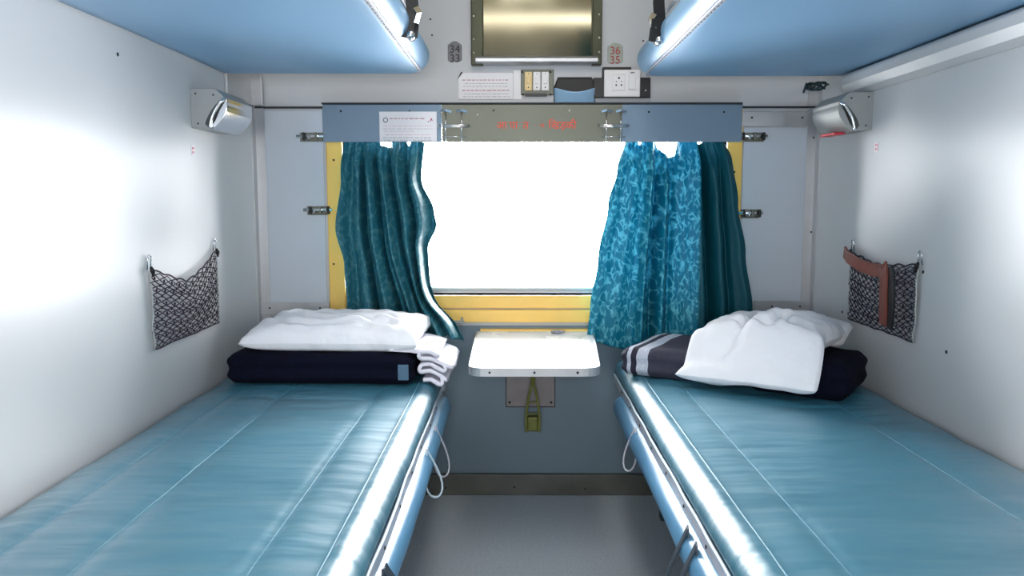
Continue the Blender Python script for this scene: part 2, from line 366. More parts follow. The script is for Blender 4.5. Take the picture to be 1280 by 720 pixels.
# ------------------------------------------------------------------ berths
def smoothstep(x): x = max(0, min(1, x)); return x * x * (3 - 2 * x)
def lower_berth(s, xw, xi, label, seams, loops, seed):
    """s = +1: the aisle lies at larger x (left berth)"""
    t = thing('lower_berth', ((xw + xi) / 2, 1.7, 0), label, 'berth', None)
    Y0, Y1 = .78, 2.60; Z = .515
    w = abs(xi - xw)
    # profile from wall to aisle, local u = distance from the aisle edge
    prof = []
    n = 46
    for i in range(n + 1):
        u = w - .032 - (w - .032 - .05) * i / n          # u: from wall side to near the rounding
        prof.append((u, 0, 1))
    for k in range(1, 11):
        a = k / 10 * pi * .62
        prof.append((.05 - .05 * sin(a) if a < pi / 2 else .05 - .05 * sin(a), -.036 * (1 - cos(a)), 0))
    prof.append((.02, -.062, 0)); prof.append((.02, -.075, 0))
    def top(i, Y):
        u, dz, flat = prof[i]
        z = Z + dz
        if flat:
            q = noise.noise(Vector((u * 2.2 + seed, Y * 7.5, seed)))
            q2 = noise.noise(Vector((u * 5 + seed * 2, Y * 19 + u * 3, seed + 4)))
            fade = min(1, max(0, (u - .055) / .06))
            z += (.0045 * q + .0022 * q2) * (1 - .8 * max([math.exp(-((u - sm) / .03) ** 2) for sm in seams])) * (.25 + .75 * fade) - .004 * (1 - fade)
            for sm in seams:
                z -= .0045 * math.exp(-((u - sm) / .012) ** 2)
            z -= .012 * smoothstep((u - (w - .10)) / .10)
        # rounded far end
        e = max(0, (Y - (Y1 - .03)) / .03); z -= .03 * (1 - math.sqrt(max(0, 1 - e * e)))
        return Vector((xi - s * u, Y, z))
    ny = 120
    mb = MB(); m = len(prof)
    vs = [top(i, Y0 + (Y1 - Y0) * j / ny) for j in range(ny + 1) for i in range(m)]
    bi = []
    for j in range(ny + 1):
        Y = Y0 + (Y1 - Y0) * j / ny
        vs.append(Vector((xw + s * .032, Y, .44)))
    fs = [(j * m + i, j * m + i + 1, (j + 1) * m + i + 1, (j + 1) * m + i) for j in range(ny) for i in range(m - 1)]
    b0 = (ny + 1) * m
    for j in range(ny):
        fs.append((j * m + m - 1, b0 + j, b0 + j + 1, (j + 1) * m + m - 1)); fs.append((j * m, (j + 1) * m, b0 + j + 1, b0 + j))
    fs.append(tuple(range(m)) + (b0,)); fs.append(tuple(ny * m + i for i in range(m)) + (b0 + ny,))
    mb.add(vs, fs)
    matt = build('mattress', mb, M['teal_vinyl'], t, smooth=True)
    for sm in seams:
        i = min(range(n), key=lambda k: abs(prof[k][0] - sm))
        pts = [top(i, Y0 + .01 + (Y1 - Y0 - .05) * j / 120) + Vector((0, 0, .0006)) for j in range(121)]
        build('seam', MB().tube(pts, .0008, 5), M['seam'], matt, smooth=True)
    # piping just inside the rounded edge
    pts = [top(n, Y0 + .005 + (Y1 - Y0 - .03) * j / 90) + Vector((0, 0, .002)) for j in range(91)]
    build('piping', MB().tube(pts, .0022, 6), M['seam'], matt, smooth=True)
    # metal edge strip, slightly wavy, with screws
    xs = xi + s * .0
    pts = []
    for j in range(70):
        Y = Y0 + (Y1 - Y0) * j / 69
        wv = .004 * noise.noise(Vector((Y * 6, seed, 0)))
        pts.append(Vector((xi - s * .004 + s * wv, Y, .442 + .004 * noise.noise(Vector((Y * 4, seed + 3, 1))))))
    ed = build('edge_strip', MB().strip(pts, .022, .008, (0, 0, 1)), M['edge_metal'], t, smooth=False, bevel=.002)
    for j in range(6, 69, 7):
        build('screw', MB().disc(pts[j] + Vector((s * .004, 0, 0)), (s, 0, 0), .0042, .002), M['screw'], ed, smooth=True)
    up = [p + Vector((s * .002, 0, .014)) for p in pts]
    build('rubber_bead', MB().tube(up, .004, 6), M['piping'], ed, smooth=True)
    # upholstered lower panel under the strip (the folded backrest)
    pr = []
    for k in range(21):
        a = -pi / 2 + pi * k / 20
        pr.append((xi - s * .02 + s * .045 * cos(a) ** .7 if abs(cos(a)) > 1e-6 else xi - s * .02, .395 + .036 * sin(a)))
    pr = [(p[0], p[1]) for p in pr] + [(xi - s * .10, .431), (xi - s * .10, .359)]
    c = MB(); ny2 = 60; Yc0, Yc1 = .78, 2.47; mm = len(pr)
    vs = []
    for j in range(ny2 + 1):
        q = j / ny2; Y = Yc0 + (Yc1 - Yc0) * q
        e = max(0, (Y - (Yc1 - .06)) / .06); k = math.sqrt(max(.02, 1 - e * e))
        for (x, z) in pr:
            bx = xi - s * .06
            vs.append((bx + (x - bx) * k + s * .003 * noise.noise(Vector((Y * 5, z * 20, seed))), Y, .395 + (z - .395) * (.3 + .7 * k)))
    fs = [(j * mm + i, j * mm + (i + 1) % mm, (j + 1) * mm + (i + 1) % mm, (j + 1) * mm + i) for j in range(ny2) for i in range(mm)]
    fs += [tuple(range(mm)), tuple(ny2 * mm + i for i in range(mm))]
    c.add(vs, fs); build('side_cushion', c, M['side_vinyl'], t, smooth=True)
    # steel under-frame and legs, set back in the shade
    fb = MB().box(min(xw + s * .005, xi - s * .12), max(xw + s * .005, xi - s * .12), Y0 + .02, Y1 - .01, .40, .438)
    build('frame', fb, M['berth_metal'], t)
    for Y in (.85, 2.5):
        for u in (.16, w - .05):
            x = xi - s * u
            build('leg', MB().rbox(x - .018, x + .018, Y - .018, Y + .018, 0, .40, .004), M['berth_metal'], t)
    # hanging loops of cord
    for (Y, dy, dz, mt, r) in loops:
        pp = []
        for k in range(25):
            a = 2 * pi * k / 24
            wd = dy * sin(a / 2) ** 1.5
            pp.append(Vector((xi + s * (.012 + .5 * dy * (1 - cos(a)) * .5 + wd * .55 * sin(a)), Y + wd * .5 * sin(a), .438 - dz * (1 - cos(a)) / 2)))
        if r < 2: build('strap_loop', MB().tube(pp, .0026, 6), M[mt], t, smooth=True)
        else: build('strap_loop', MB().strip(pp, .022, .0035, (.15, 1, 0)), M[mt], t, bevel=.0008)
    return t
seamsL = [.655 - .13, .655 - .26, .655 - .505]
lower_berth(1, XL, -.225, 'left lower berth with glossy teal vinyl mattress, white pillow at the window end', [.530, .395, .15], [(2.06, .045, .14, 'edge_metal', 1), (1.86, .045, .12, 'piping', 1), (1.24, .05, .12, 'berth_metal', 2)], 1.3)
lower_berth(-1, XR, .325, 'right lower berth with glossy teal vinyl mattress, striped blanket and pillow on it', [.14, .50], [(2.05, .036, .12, 'edge_metal', 1), (1.40, .05, .17, 'berth_metal', 2), (1.33, .05, .17, 'berth_metal', 2)], 6.1)

def upper_berth(s, xw, xi, Y1, label, ys, seed):
    t = thing('upper_berth', ((xw + xi) / 2, 1.7, 1.41), label, 'berth')
    z0, z1 = 1.41, 1.50; Y0 = .75; w = abs(xi - xw)
    # outline in XY with a rounded far aisle corner, section rounded at the aisle edge
    prof = [(w - .002, z1 - .01), (w - .002, z0)]
    nb = 24
    for i in range(1, nb): prof.append((w - (w - .045) * i / nb, z0))
    for k in range(0, 13):
        a = -pi / 2 + pi * k / 12
        prof.append((.045 - .045 * cos(a), (z0 + z1) / 2 + (z1 - z0) / 2 * sin(a)))
    for i in range(1, 6): prof.append((.045 + (w - .06) * i / 6, z1))
    m = len(prof); ny = 80; vs = []
    for j in range(ny + 1):
        Y = Y0 + (Y1 - Y0) * j / ny
        e = max(0, (Y - (Y1 - .09)) / .09); inset = .07 * (1 - math.sqrt(max(0, 1 - e * e)))
        e2 = max(0, (Y - (Y1 - .03)) / .03); zk = .35 + .65 * math.sqrt(max(0, 1 - e2 * e2))
        for (u, z) in prof:
            uu = u if u > .3 else inset + u * (1 - inset / .3)
            q = .0025 * noise.noise(Vector((u * 3 + seed, Y * 4, seed)))
            zc = (z0 + z1) / 2
            vs.append((xi - s * uu, Y, zc + (z - zc) * zk + (q if z < z0 + .01 else 0)))
    fs = [(j * m + i, j * m + (i + 1) % m, (j + 1) * m + (i + 1) % m, (j + 1) * m + i) for j in range(ny) for i in range(m)]
    fs += [tuple(range(m)), tuple(ny * m + i for i in range(m))]
    cu = build('cushion', MB().add(vs, fs), M['blue_vinyl'], t, smooth=True)
    # white stitched edge strip along the underside
    pts = [Vector((xi - s * (.030 + (.045 * (1 - math.sqrt(max(0, 1 - max(0, (Y - (Y1 - .10)) / .09) ** 2)))) if Y > Y1 - .1 else xi * 0 + .030), Y, z0 + .0005)) for Y in [Y0 + (Y1 - .035 - Y0) * j / 60 for j in range(61)]]
    es = build('edge_strip', MB().strip(pts, .012, .004, (1, 0, 0)), M['edge_metal'], t, bevel=.001)
    st = MB()
    for i in range(60):
        Y = Y0 + .02 + i * (Y1 - .12 - Y0) / 60
        st.box(xi - s * .031 - .001, xi - s * .031 + .001, Y, Y + .014, z0 - .0026, z0 - .0012)
    build('stitching', st, M['berth_metal'], es)
    # steel rim above the edge
    rim = [Vector((xi - s * .02, Y, z1 + .010)) for Y in (Y0, Y0 + .3, 1.4, 1.8, ys, ys + .05)]
    build('guard_rail', MB().tube([Vector((p.x, p.y, p.z)) for p in rim], .004, 8), M['edge_metal'], t, smooth=True)
    return t
upper_berth(1, XL, -.255, 2.50, 'left upper berth with blue underside and white stitched edge', 2.05, 2.2)
upper_berth(-1, XR, .365, 2.56, 'right upper berth with blue underside and white stitched edge', 2.12, 7.7)

def berth_strap(s, x, Y, zl, lean, label):
    t = thing('berth_strap', (x, Y, zl), label, 'strap')
    pts = []
    for k in range(26):
        q = k / 25; z = zl + (H - zl) * q
        pts.append(Vector((x + lean * q * .35 + .003 * sin(q * 30), Y + .006 * sin(q * 22), z)))
    build('webbing', MB().strip(pts, .030, .005, (1, .2, 0)), M['black'], t, bevel=.001)
    b = MB().strip([Vector((x - .004, Y - .006, zl + .055)), Vector((x - .006, Y - .008, zl + .03)), Vector((x - .010, Y - .008, zl - .002))], .034, .010, (1, .2, 0))
    build('folded_end', b, M['black'], t, bevel=.002)
    pin = MB().tube([(x, Y + .015, zl + .004), (x, Y - .014, zl + .004), (x, Y - .020, zl + .004)], [.011, .011, .006], 14)
    build('pin', pin, M['chrome'], t, smooth=True)
    hk = MB().strip([Vector((x + s * .012, Y - .004, zl + .07)), Vector((x + s * .022, Y - .010, zl + .055)), Vector((x + s * .014, Y - .012, zl + .03))], .014, .004, (1, 0, 0))
    build('buckle', hk, M['chrome'], t, bevel=.001)
    return t
p = PX(514, 47, -.252); berth_strap(1, -.252, p.y, p.z, .06, 'black berth strap with chrome pin hanging by the left upper berth')
p = PX(823, 53, .362); berth_strap(-1, .362, p.y, p.z, .02, 'black berth strap with chrome pin hanging by the right upper berth')

# ------------------------------------------------------------------ folding table
def rounded_poly(pts, rs, seg=6):
    out = []; n = len(pts)
    for i in range(n):
        p = Vector(pts[i]); a = Vector(pts[i - 1]); b = Vector(pts[(i + 1) % n]); r = rs[i]
        u = (a - p).normalized() * r; v = (b - p).normalized() * r
        if r == 0: out.append((p.x, p.y)); continue
        for k in range(seg + 1):
            q = k / seg; pt = (p + u) * (1 - q) ** 2 + p * 2 * q * (1 - q) + (p + v) * q ** 2
            out.append((pt.x, pt.y))
    return out
TZ = .583
tb = thing('folding_table', (.05, D - .01, TZ), 'small white folding table fixed under the window', 'table')
pl = [P(586.5, 462, 0.1)]
def PZ(px, py, Z):
    d = ray(px, py); return CAM + d * ((Z - CAM.z) / d.z)
fl, frr, bl, br = PZ(586, 461, TZ), PZ(750, 461, TZ), PZ(597, 413, TZ), PZ(740, 413, TZ)
yb = D - .02
poly = rounded_poly([(bl.x, yb), (br.x, yb), (frr.x, frr.y), (fl.x, fl.y)], [0, 0, .045, .045])
build('tabletop', MB().prism(poly, TZ - .016, TZ, 'z'), M['table'], tb, bevel=.001)
out = [Vector((x, y, TZ - .0095)) for x, y in poly]
seq = out[2:] ; edge = MB().strip([Vector((bl.x - .001, yb, TZ - .0095))][::-1] + out[-7:][::-1] + out[2:9][::-1] + [Vector((br.x + .001, yb, TZ - .0095))], .024, .005, (0, 0, 1))
eg = build('metal_edge', edge, M['trim'], tb, bevel=.001)
for px in (612, 668, 722):
    q = P(px, 464, fl.y); build('screw', MB().disc((q.x, fl.y - .0025, TZ - .010), (0, -1, 0), .0035, .0015), M['screw'], eg, smooth=True)
build('hinge', MB().box(bl.x + .01, br.x - .01, yb, D, TZ - .016, TZ + .006), M['yellow'], tb)
# brace of the table: strap, fork and block
c0 = P(666, 478, D - .05)
br_ = MB().strip([(c0.x, D - .10, TZ - .02), (c0.x, D - .07, .50), (c0.x, D - .055, .40)], .016, .005, (1, 0, 0))
brace = build('brace', br_, M['olive'], tb, bevel=.001)
fk = MB()
for s in (-1, 1):
    fk.strip([(c0.x + s * .003, D - .055, .41), (c0.x + s * .014, D - .050, .36), (c0.x + s * .024, D - .046, .29), (c0.x + s * .022, D - .046, .235)], .009, .005, (1, 0, 0))
fk.strip([(c0.x - .024, D - .046, .30), (c0.x + .024, D - .046, .30)], .006, .004, (0, 0, 1)); fk.strip([(c0.x - .02, D - .046, .34), (c0.x + .02, D - .046, .34)], .005, .004, (0, 0, 1))
build('fork', fk, M['olive'], brace, bevel=.001)
build('block', MB().rbox(c0.x - .020, c0.x + .020, D - .05, D - .02, .238, .29, .006), M['olive'], brace)
build('bolt', MB().disc((c0.x, D - .075, .495), (0, -1, 0), .007, .004), M['screw'], brace, smooth=True)
# plate behind the brace
r_ = rect_at(632, 694, 462, 509, D, .004)
sp = tag(build('cover_plate', MB().box(*r_), mat('worn_cover_plate', rgb(128, 122, 122), .45, metal=.3, var=.15, vscale=20), bevel=.001), 'rectangular metal cover plate on wall beneath the folding table', 'plate')
for px, py in ((637, 503), (689, 503)): build('screw', MB().disc(P(px, py, D - .004), (0, -1, 0), .005, .0025), M['screw'], sp, smooth=True)
om = MB(); a0, a1, _, _, c, d = r_
for x, y, z, w in ((a0, a1, c, d),): pass
for q in ((a0, a1, c, c + .003), (a0, a0 + .003, c, d), (a1 - .003, a1, c, d)): om.box(q[0], q[1], D - .0055, D - .0035, q[2], q[3])
build('border', om, M['screw'], sp)
# crumpled wrapper on the table
q = PZ(697, 417, TZ); wr = MB()
def crumple(u, v):
    a = u * 2 * pi; b = v * pi; n_ = 1 + .55 * noise.noise(Vector((cos(a) * 2.3, sin(a) * 2.3, b * 2)))
    return Vector((q.x + .024 * sin(b) * cos(a) * n_, q.y + .014 * sin(b) * sin(a) * n_, TZ + .0062 + .006 * cos(b) * n_ ** .2))
wr.grid(crumple, 18, 8)
tag(build('crumpled_wrapper', wr, M['wrap']), 'tiny crumpled wrapper at the window edge of the folding table', 'litter')

# ------------------------------------------------------------------ soft goods
def slab(w, d, h, r, layers=1, seed=0., amp=.004, nx=44, nyy=30, nz=14, groove=.006, slump=0):
    """rounded folded cloth block, origin at its base centre"""
    bm = bmesh.new(); bmesh.ops.create_cube(bm, size=1)
    bmesh.ops.subdivide_edges(bm, edges=[e for e in bm.edges if abs(e.verts[0].co.x - e.verts[1].co.x) > .5], cuts=nx, use_grid_fill=True)
    bmesh.ops.subdivide_edges(bm, edges=[e for e in bm.edges if abs(e.verts[0].co.y - e.verts[1].co.y) > .5], cuts=nyy, use_grid_fill=True)
    bmesh.ops.subdivide_edges(bm, edges=[e for e in bm.edges if abs(e.verts[0].co.z - e.verts[1].co.z) > .5], cuts=nz, use_grid_fill=True)
    hx, hy, hz = w / 2, d / 2, h / 2
    for v in bm.verts:
        p = Vector((v.co.x * w, v.co.y * d, v.co.z * h))
        rz = min(r, hz * .98)
        c = Vector((max(-hx + r, min(hx - r, p.x)), max(-hy + r, min(hy - r, p.y)), max(-hz + rz, min(hz - rz, p.z))))
        dd = p - c
        if dd.length > 1e-6:
            dn = Vector((dd.x / r, dd.y / r, dd.z / rz)); k = max(abs(dn.x), abs(dn.y), abs(dn.z)); dn = dn.normalized() * k
            p = c + Vector((dn.x * r, dn.y * r, dn.z * rz))
        side = min(1, max(abs(p.x) / hx, abs(p.y) / hy) ** 8)
        g = groove * (.5 + .5 * cos(2 * pi * layers * (v.co.z + .5))) if layers > 1 else 0
        p.x -= math.copysign(1, p.x) * g * (abs(p.x) / hx) ** 8; p.y -= math.copysign(1, p.y) * g * (abs(p.y) / hy) ** 8
        n1 = noise.noise(Vector((p.x * 6 + seed, p.y * 7, seed))); n2 = noise.noise(Vector((p.x * 17 + seed, p.y * 15 + seed, p.z * 9)))
        up = (v.co.z + .5)
        p.z += (amp * n1 + amp * .5 * n2) * up; p.x += amp * .8 * n2 * (abs(p.x) / hx) ** 4; p.y += amp * 1.2 * n1 * (abs(p.y) / hy) ** 4
        p.z -= slump * up * (abs(p.x) / hx) ** 3
        v.co = p + Vector((0, 0, hz))
    bm.verts.index_update(); mb = MB().add([v.co.copy() for v in bm.verts], [[v.index for v in f.verts] for f in bm.faces]); bm.free()
    return mb
def pillow(w, d, h, seed, creases, n=56, pw=2.6, ex=.48, support=None):
    """two cloth sheets meeting at a seam; creases = list of (x0,y0,x1,y1,depth,width)"""
    def zz(x, y, top):
        ax, ay = abs(x), abs(y)
        f = ((1 - ax ** pw) * (1 - ay ** pw)); f = max(0, f) ** ex
        z = h * f * (.62 if top else -.38)
        if top:
            X, Y = x * w / 2, y * d / 2
            for (a, b, c_, e, dp, wd) in creases:
                L = Vector((c_ - a, e - b)); l2 = L.length_squared; tt = max(0, min(1, ((X - a) * L.x + (Y - b) * L.y) / l2))
                dx = X - a - L.x * tt; dy = Y - b - L.y * tt; dist = math.hypot(dx, dy)
                fall = sin(pi * min(1, tt * .9 + .05)); z -= dp * math.exp(-(dist / wd) ** 2) * fall * f
                z += dp * .6 * math.exp(-((dist - wd * 2) / wd) ** 2) * fall * f
            nn = noise.noise(Vector((X * 9 + seed, Y * 12, seed))); n3 = noise.noise(Vector((X * 25 + Y * 14, Y * 22 + seed, seed)))
            z += (.010 * nn + .007 * n3) * min(1, f * 1.4)
        return z
    mb = MB()
    for top in (True, False):
        def fn(u, v):
            x, y = u * 2 - 1, v * 2 - 1
            x = sin(x * pi / 2) * .35 + x * .65; y = sin(y * pi / 2) * .35 + y * .65
            X = x * w / 2 * (1 - .05 * (1 - y ** 2) * (abs(x) ** 3)); Y = y * d / 2 * (1 - .06 * (1 - x ** 2) * (abs(y) ** 3))
            e = noise.noise(Vector((x * 2 + seed, y * 2, 3))) * .010; e2 = noise.noise(Vector((y * 3 + seed, x * 3, 8))) * .010
            return Vector((X + e * abs(x) ** 3, Y + e2 * abs(y) ** 3, zz(x, y, top) + h * .38 + (support(X, Y) if support else 0)))
        mb.grid(fn, n, n)
    return mb
def place(o, loc, rot): o.location = loc; o.rotation_euler = rot; return o

BZ = .513
# left: navy blanket, pillow, folded sheet
navy = build('folded_blanket', slab(.535, .40, .088, .028, 2, 3.1, .007, groove=.006), M['navy'], smooth=True)
place(navy, (-.545, 2.385, BZ + .002), (0, 0, radians(-2)))
tag(navy, 'dark navy folded blanket under the white pillow on the left berth', 'blanket')
build('blue_tab', MB().rbox(.225, .255, -.204, -.199, .018, .062, .002), mat('slate_blue_ribbon', rgb(78, 108, 132), .7), None)
tab = bpy.data.objects['blue_tab']; tab.parent = navy; tab['label'] = 'slate blue ribbon end'
pil = build('pillow', pillow(.505, .345, .085, 2.0, [(-.25, .02, -.02, -.06, .012, .02), (-.03, -.06, .17, -.02, .016, .018), (.0, -.02, .2, -.12, .014, .016), (-.2, -.1, .05, -.13, .008, .014)], pw=5, ex=.34), M['pillow'], smooth=True)
place(pil, (-.520, 2.368, BZ + .091), (radians(2), 0, radians(-2)))
tag(pil, 'flat rumpled white pillow on navy blanket at the left berth', 'pillow')
# folded sheet: zigzag of cloth layers whose ends hang over the berth edge
def zigzag(x0, x1, y0, y1, z0, layers, dz, seed, over):
    def path(k):
        pts = []
        for L in range(layers):
            e1 = x1 + over[L]; n = 12
            xs = [(x0 if L < 4 else x0 - .09) + (e1 - (x0 if L < 4 else x0 - .09)) * i / n for i in range(n + 1)]
            if L % 2: xs = xs[::-1]
            for x in xs: pts.append((x, z0 + dz * L))
            if L < layers - 1:
                xe = xs[-1]; sg = 1 if L % 2 == 0 else -1
                for a in range(1, 6):
                    b = -pi / 2 + pi * a / 6; pts.append((xe + sg * dz * .5 * cos(b), z0 + dz * (L + .5) + dz * .5 * sin(b)))
        return pts
    pr = path(0); mb = MB(); nv = 20; m = len(pr)
    def fn(u, v):
        i = round(u * (m - 1)); x, z = pr[i]; Y = y0 + (y1 - y0) * v
        f = smoothstep((x - (x0 + .05)) / .12)
        x += .022 * noise.noise(Vector((Y * 8 + seed, z * 40, 1))) * f
        z += .012 * noise.noise(Vector((x * 16, Y * 10 + seed, z * 12))) * min(1, (z - z0) / .02 + .15)
        drop = max(0, x - (-.240)); z -= drop * .5
        Y += .030 * noise.noise(Vector((x * 9, z * 30 + seed, 2)))
        return Vector((x, Y, z))
    mb.grid(fn, m - 1, nv); return mb
sh = build('folded_sheet', zigzag(-.262, -.205, 2.21, 2.46, BZ + .012, 5, .021, 2.2, [-.012, .010, -.004, .026, -.01]), M['sheet'], smooth=True, solid=.010)
tag(sh, 'layered white folded sheets spilling over the left berth edge', 'sheet')

# right: striped blanket, pillow, navy blanket
stp = build('folded_blanket', slab(.35, .35, .082, .026, 2, 8.1, .005, groove=.005), M['striped'], smooth=True)
place(stp, (.542, 2.395, BZ + .002), (0, 0, radians(-30)))
tag(stp, 'grey folded blanket with pale stripes at the right berth corner', 'blanket')
nv2 = build('folded_blanket', slab(.27, .30, .10, .035, 2, 5.5, .008, groove=.006), M['navy'], smooth=True)
place(nv2, (.808, 2.175, BZ + .002), (0, 0, radians(-33)))
tag(nv2, 'dark folded blanket bulging under the right pillow beside the wall', 'blanket')
PC, PA = Vector((.715, 2.245)), radians(-33)
def boxh(wx, wy, cx, cy, w, d, ang, h, soft):
    dx, dy = wx - cx, wy - cy; lx = dx * cos(ang) + dy * sin(ang); ly = -dx * sin(ang) + dy * cos(ang)
    return h * smoothstep((w / 2 - abs(lx)) / soft + .75) * smoothstep((d / 2 - abs(ly)) / soft + .75)
def under(X, Y):
    wx = PC.x + X * cos(PA) - Y * sin(PA); wy = PC.y + X * sin(PA) + Y * cos(PA)
    return max(boxh(wx, wy, .542, 2.395, .35, .35, radians(-30), .084, .07), boxh(wx, wy, .808, 2.175, .27, .30, radians(-33), .102, .09), .004 + .10 * smoothstep((Y + .02) / .25))
pil2 = build('pillow', pillow(.37, .46, .10, 9.0, [(-.15, -.02, .10, -.06, .016, .014), (.02, -.16, .14, .06, .016, .014), (-.10, -.08, .08, -.15, .012, .012), (-.02, 0, .10, -.13, .010, .01), (-.16, -.16, .12, -.19, .008, .008)], support=under, pw=3.4, ex=.42), M['pillow'], smooth=True)
place(pil2, (PC.x, PC.y, BZ + .001), (0, 0, PA))
tag(pil2, 'puffy creased white pillow lying askew on the right berth', 'pillow')

# ------------------------------------------------------------------ curtains
def interp(keys, v):
    if v <= keys[0][0]: return keys[0][1]
    for (a, x), (b, y) in zip(keys, keys[1:]):
        if v <= b:
            t = (v - a) / (b - a); t = t * t * (3 - 2 * t); return x + (y - x) * t
    return keys[-1][1]
YC = 2.645
def curtain(name, top, bot, lk, rk, folds, amp, mt, label, seed, extra=None, nu=220, nv=90):
    """lk / rk: edge positions (metres) down the height v; folds: list of (centre u, width, depth, drift)"""
    mb = MB()
    def fn(u, v):
        x0, x1 = interp(lk, v), interp(rk, v)
        z0, z1 = interp(top, u), interp(bot, u)
        z = z0 + (z1 - z0) * v
        a0, b0, a1, b1 = lk[0][1], lk[-1][1], rk[0][1], rk[-1][1]
        l0, l1 = a0 + (b0 - a0) * v, a1 + (b1 - a1) * v
        x = l0 + (l1 - l0) * u + (x0 - l0) * (1 - u) ** 5 + (x1 - l1) * u ** 5
        y = 0
        for (c, w, dp, dr) in folds:
            cc = c + dr * v; y += dp * math.exp(-((u - cc) / w) ** 2) * (.30 + .70 * smoothstep(v * 4)) * 1.25 * amp
        y += .006 * noise.noise(Vector((u * 9 + seed, v * 2.2, seed))) + .0025 * noise.noise(Vector((u * 30, v * 9, seed)))
        pleat = .008 * sin(u * 2 * pi * 13 + seed) * max(0, 1 - v * 4)
        pt = Vector((x, YC + .045 * (1 - smoothstep(v / .16)) - (y + pleat), z))
        if extra: pt = extra(pt, u, v)
        return pt
    mb.grid(fn, nu, nv)
    o = build(name, mb, mt, None, smooth=True, solid=.0016)
    return tag(o, label, 'curtain')
def X_(px): return P(px, 300, YC - .01).x
def Z_(py): return P(640, py, YC - .01).z
z0, z1 = Z_(176), Z_(414)
def vk(py): return (z0 - Z_(py)) / (z0 - z1)
# left curtain: gathered, waisted, its inner corner drawn over the bedding
lk = [(vk(176), X_(430)), (vk(230), X_(427)), (vk(290), X_(419)), (vk(335), X_(429)), (vk(380), X_(431)), (1, X_(430))]
rk = [(vk(176), X_(530)), (vk(225), X_(527)), (vk(262), X_(542)), (vk(278), X_(545)), (vk(305), X_(534)), (vk(370), X_(538)), (vk(400), X_(545)), (1, X_(548))]
folds = [(.10, .05, -.022, .0), (.22, .025, -.05, .06), (.30, .04, .022, .09), (.37, .022, -.045, .12), (.46, .035, .025, .16), (.54, .02, -.048, .19), (.64, .05, .034, .18), (.75, .022, -.05, .10), (.86, .05, .028, .02), (.97, .03, -.02, 0)]
def tail(pt, u, v):
    # lower inner part is pulled towards the aisle and lies on the folded sheets
    k = smoothstep((u - .52) / .42) * smoothstep((v - .60) / .40)
    pt.x += .090 * k * k; pt.y -= .15 * k; pt.z += .025 * smoothstep((k - .2) / .8)
    pt.x += .05 * smoothstep((v - .5) / .5) * smoothstep(u / .6) * (1 - smoothstep((u - .6) / .4)) * .8
    return pt
cl = curtain('curtain', [(0, z0 + .02), (.42, z0 + .02), (.46, z0 - .012), (.56, z0 - .016), (.62, z0 + .015), (.75, z0 + .012), (.80, z0 - .012), (.88, z0 + .012), (1, z0 + .01)], [(0, z1), (.6, z1 - .005), (.85, z1 - .018), (1, z1 - .035)], lk, rk, folds, 1.2, M['curtain_l'], 'crumpled dull teal curtain left of the window, tail over the bedding', 2.4, tail)
# right curtain: flared, patterned
z0r, z1r = Z_(176), Z_(434)
def vr(py): return (z0r - Z_(py)) / (z0r - z1r)
lk = [(0, X_(783)), (vr(215), X_(771)), (vr(260), X_(760)), (vr(330), X_(748)), (vr(390), X_(739)), (1, X_(735))]
rk = [(0, X_(905)), (vr(205), X_(914)), (vr(260), X_(922)), (vr(320), X_(933)), (vr(390), X_(944)), (1, X_(950))]
foldr = [(.04, .03, .01, .0), (.16, .05, .012, -.02), (.27, .022, .05, .03), (.33, .018, -.05, .05), (.40, .028, .038, .02), (.47, .02, -.02, .0), (.70, .035, .012, .0), (.765, .03, -.055, -.02), (.84, .03, .012, -.03), (.90, .02, -.02, -.04), (.96, .03, .012, -.0)]
cr_ = curtain('curtain', [(0, z0r + .008), (.10, z0r + .008), (.14, z0r - .010), (.18, z0r + .008), (.30, z0r + .008), (.345, z0r - .026), (.45, z0r - .050), (.50, z0r - .046), (.56, z0r + .012), (.72, z0r + .015), (.77, z0r - .005), (.82, z0r + .01), (1, z0r + .02)],
              [(0, z1r + .02), (.25, z1r - .008), (.35, z1r + .0), (1, z1r + .004)], lk, rk, foldr, 1, M['curtain_r'], 'flared bright teal patterned curtain right of the window', 5.2)
# aisle curtain (seen only in the mirror)
ac = MB().grid(lambda u, v: Vector((.44 + .40 * u, -.30 + .03 * sin(u * 40), 2.22 - 1.9 * v)), 80, 10)
tag(build('curtain', ac, M['curtain_l'], None, smooth=True, solid=.002), 'teal aisle curtain seen at the right edge of the mirror', 'curtain')
# curtain hooks
for cu_, xs in ((cl, (436, 462, 489, 516, 529)), (cr_, (786, 803, 823, 874, 900))):
    for px in xs:
        q = P(px, 177, YC + .035); yh = YC + .035; hk = MB().tube([(q.x, yh, q.z + .03), (q.x + .004, yh - .004, q.z + .012), (q.x, yh - .006, q.z - .004), (q.x - .004, yh, q.z + .002)], .0014, 5)
        build('hook', hk, M['chrome'], cu_, smooth=True)
cw = tag(build('curtain_wire', MB().tube([P(424, 174, YC + .05), P(640, 174, YC + .05), P(912, 174, YC + .05)], .0025, 6), M['chrome'], smooth=True), 'thin metal curtain wire under the pelmet', 'wire')

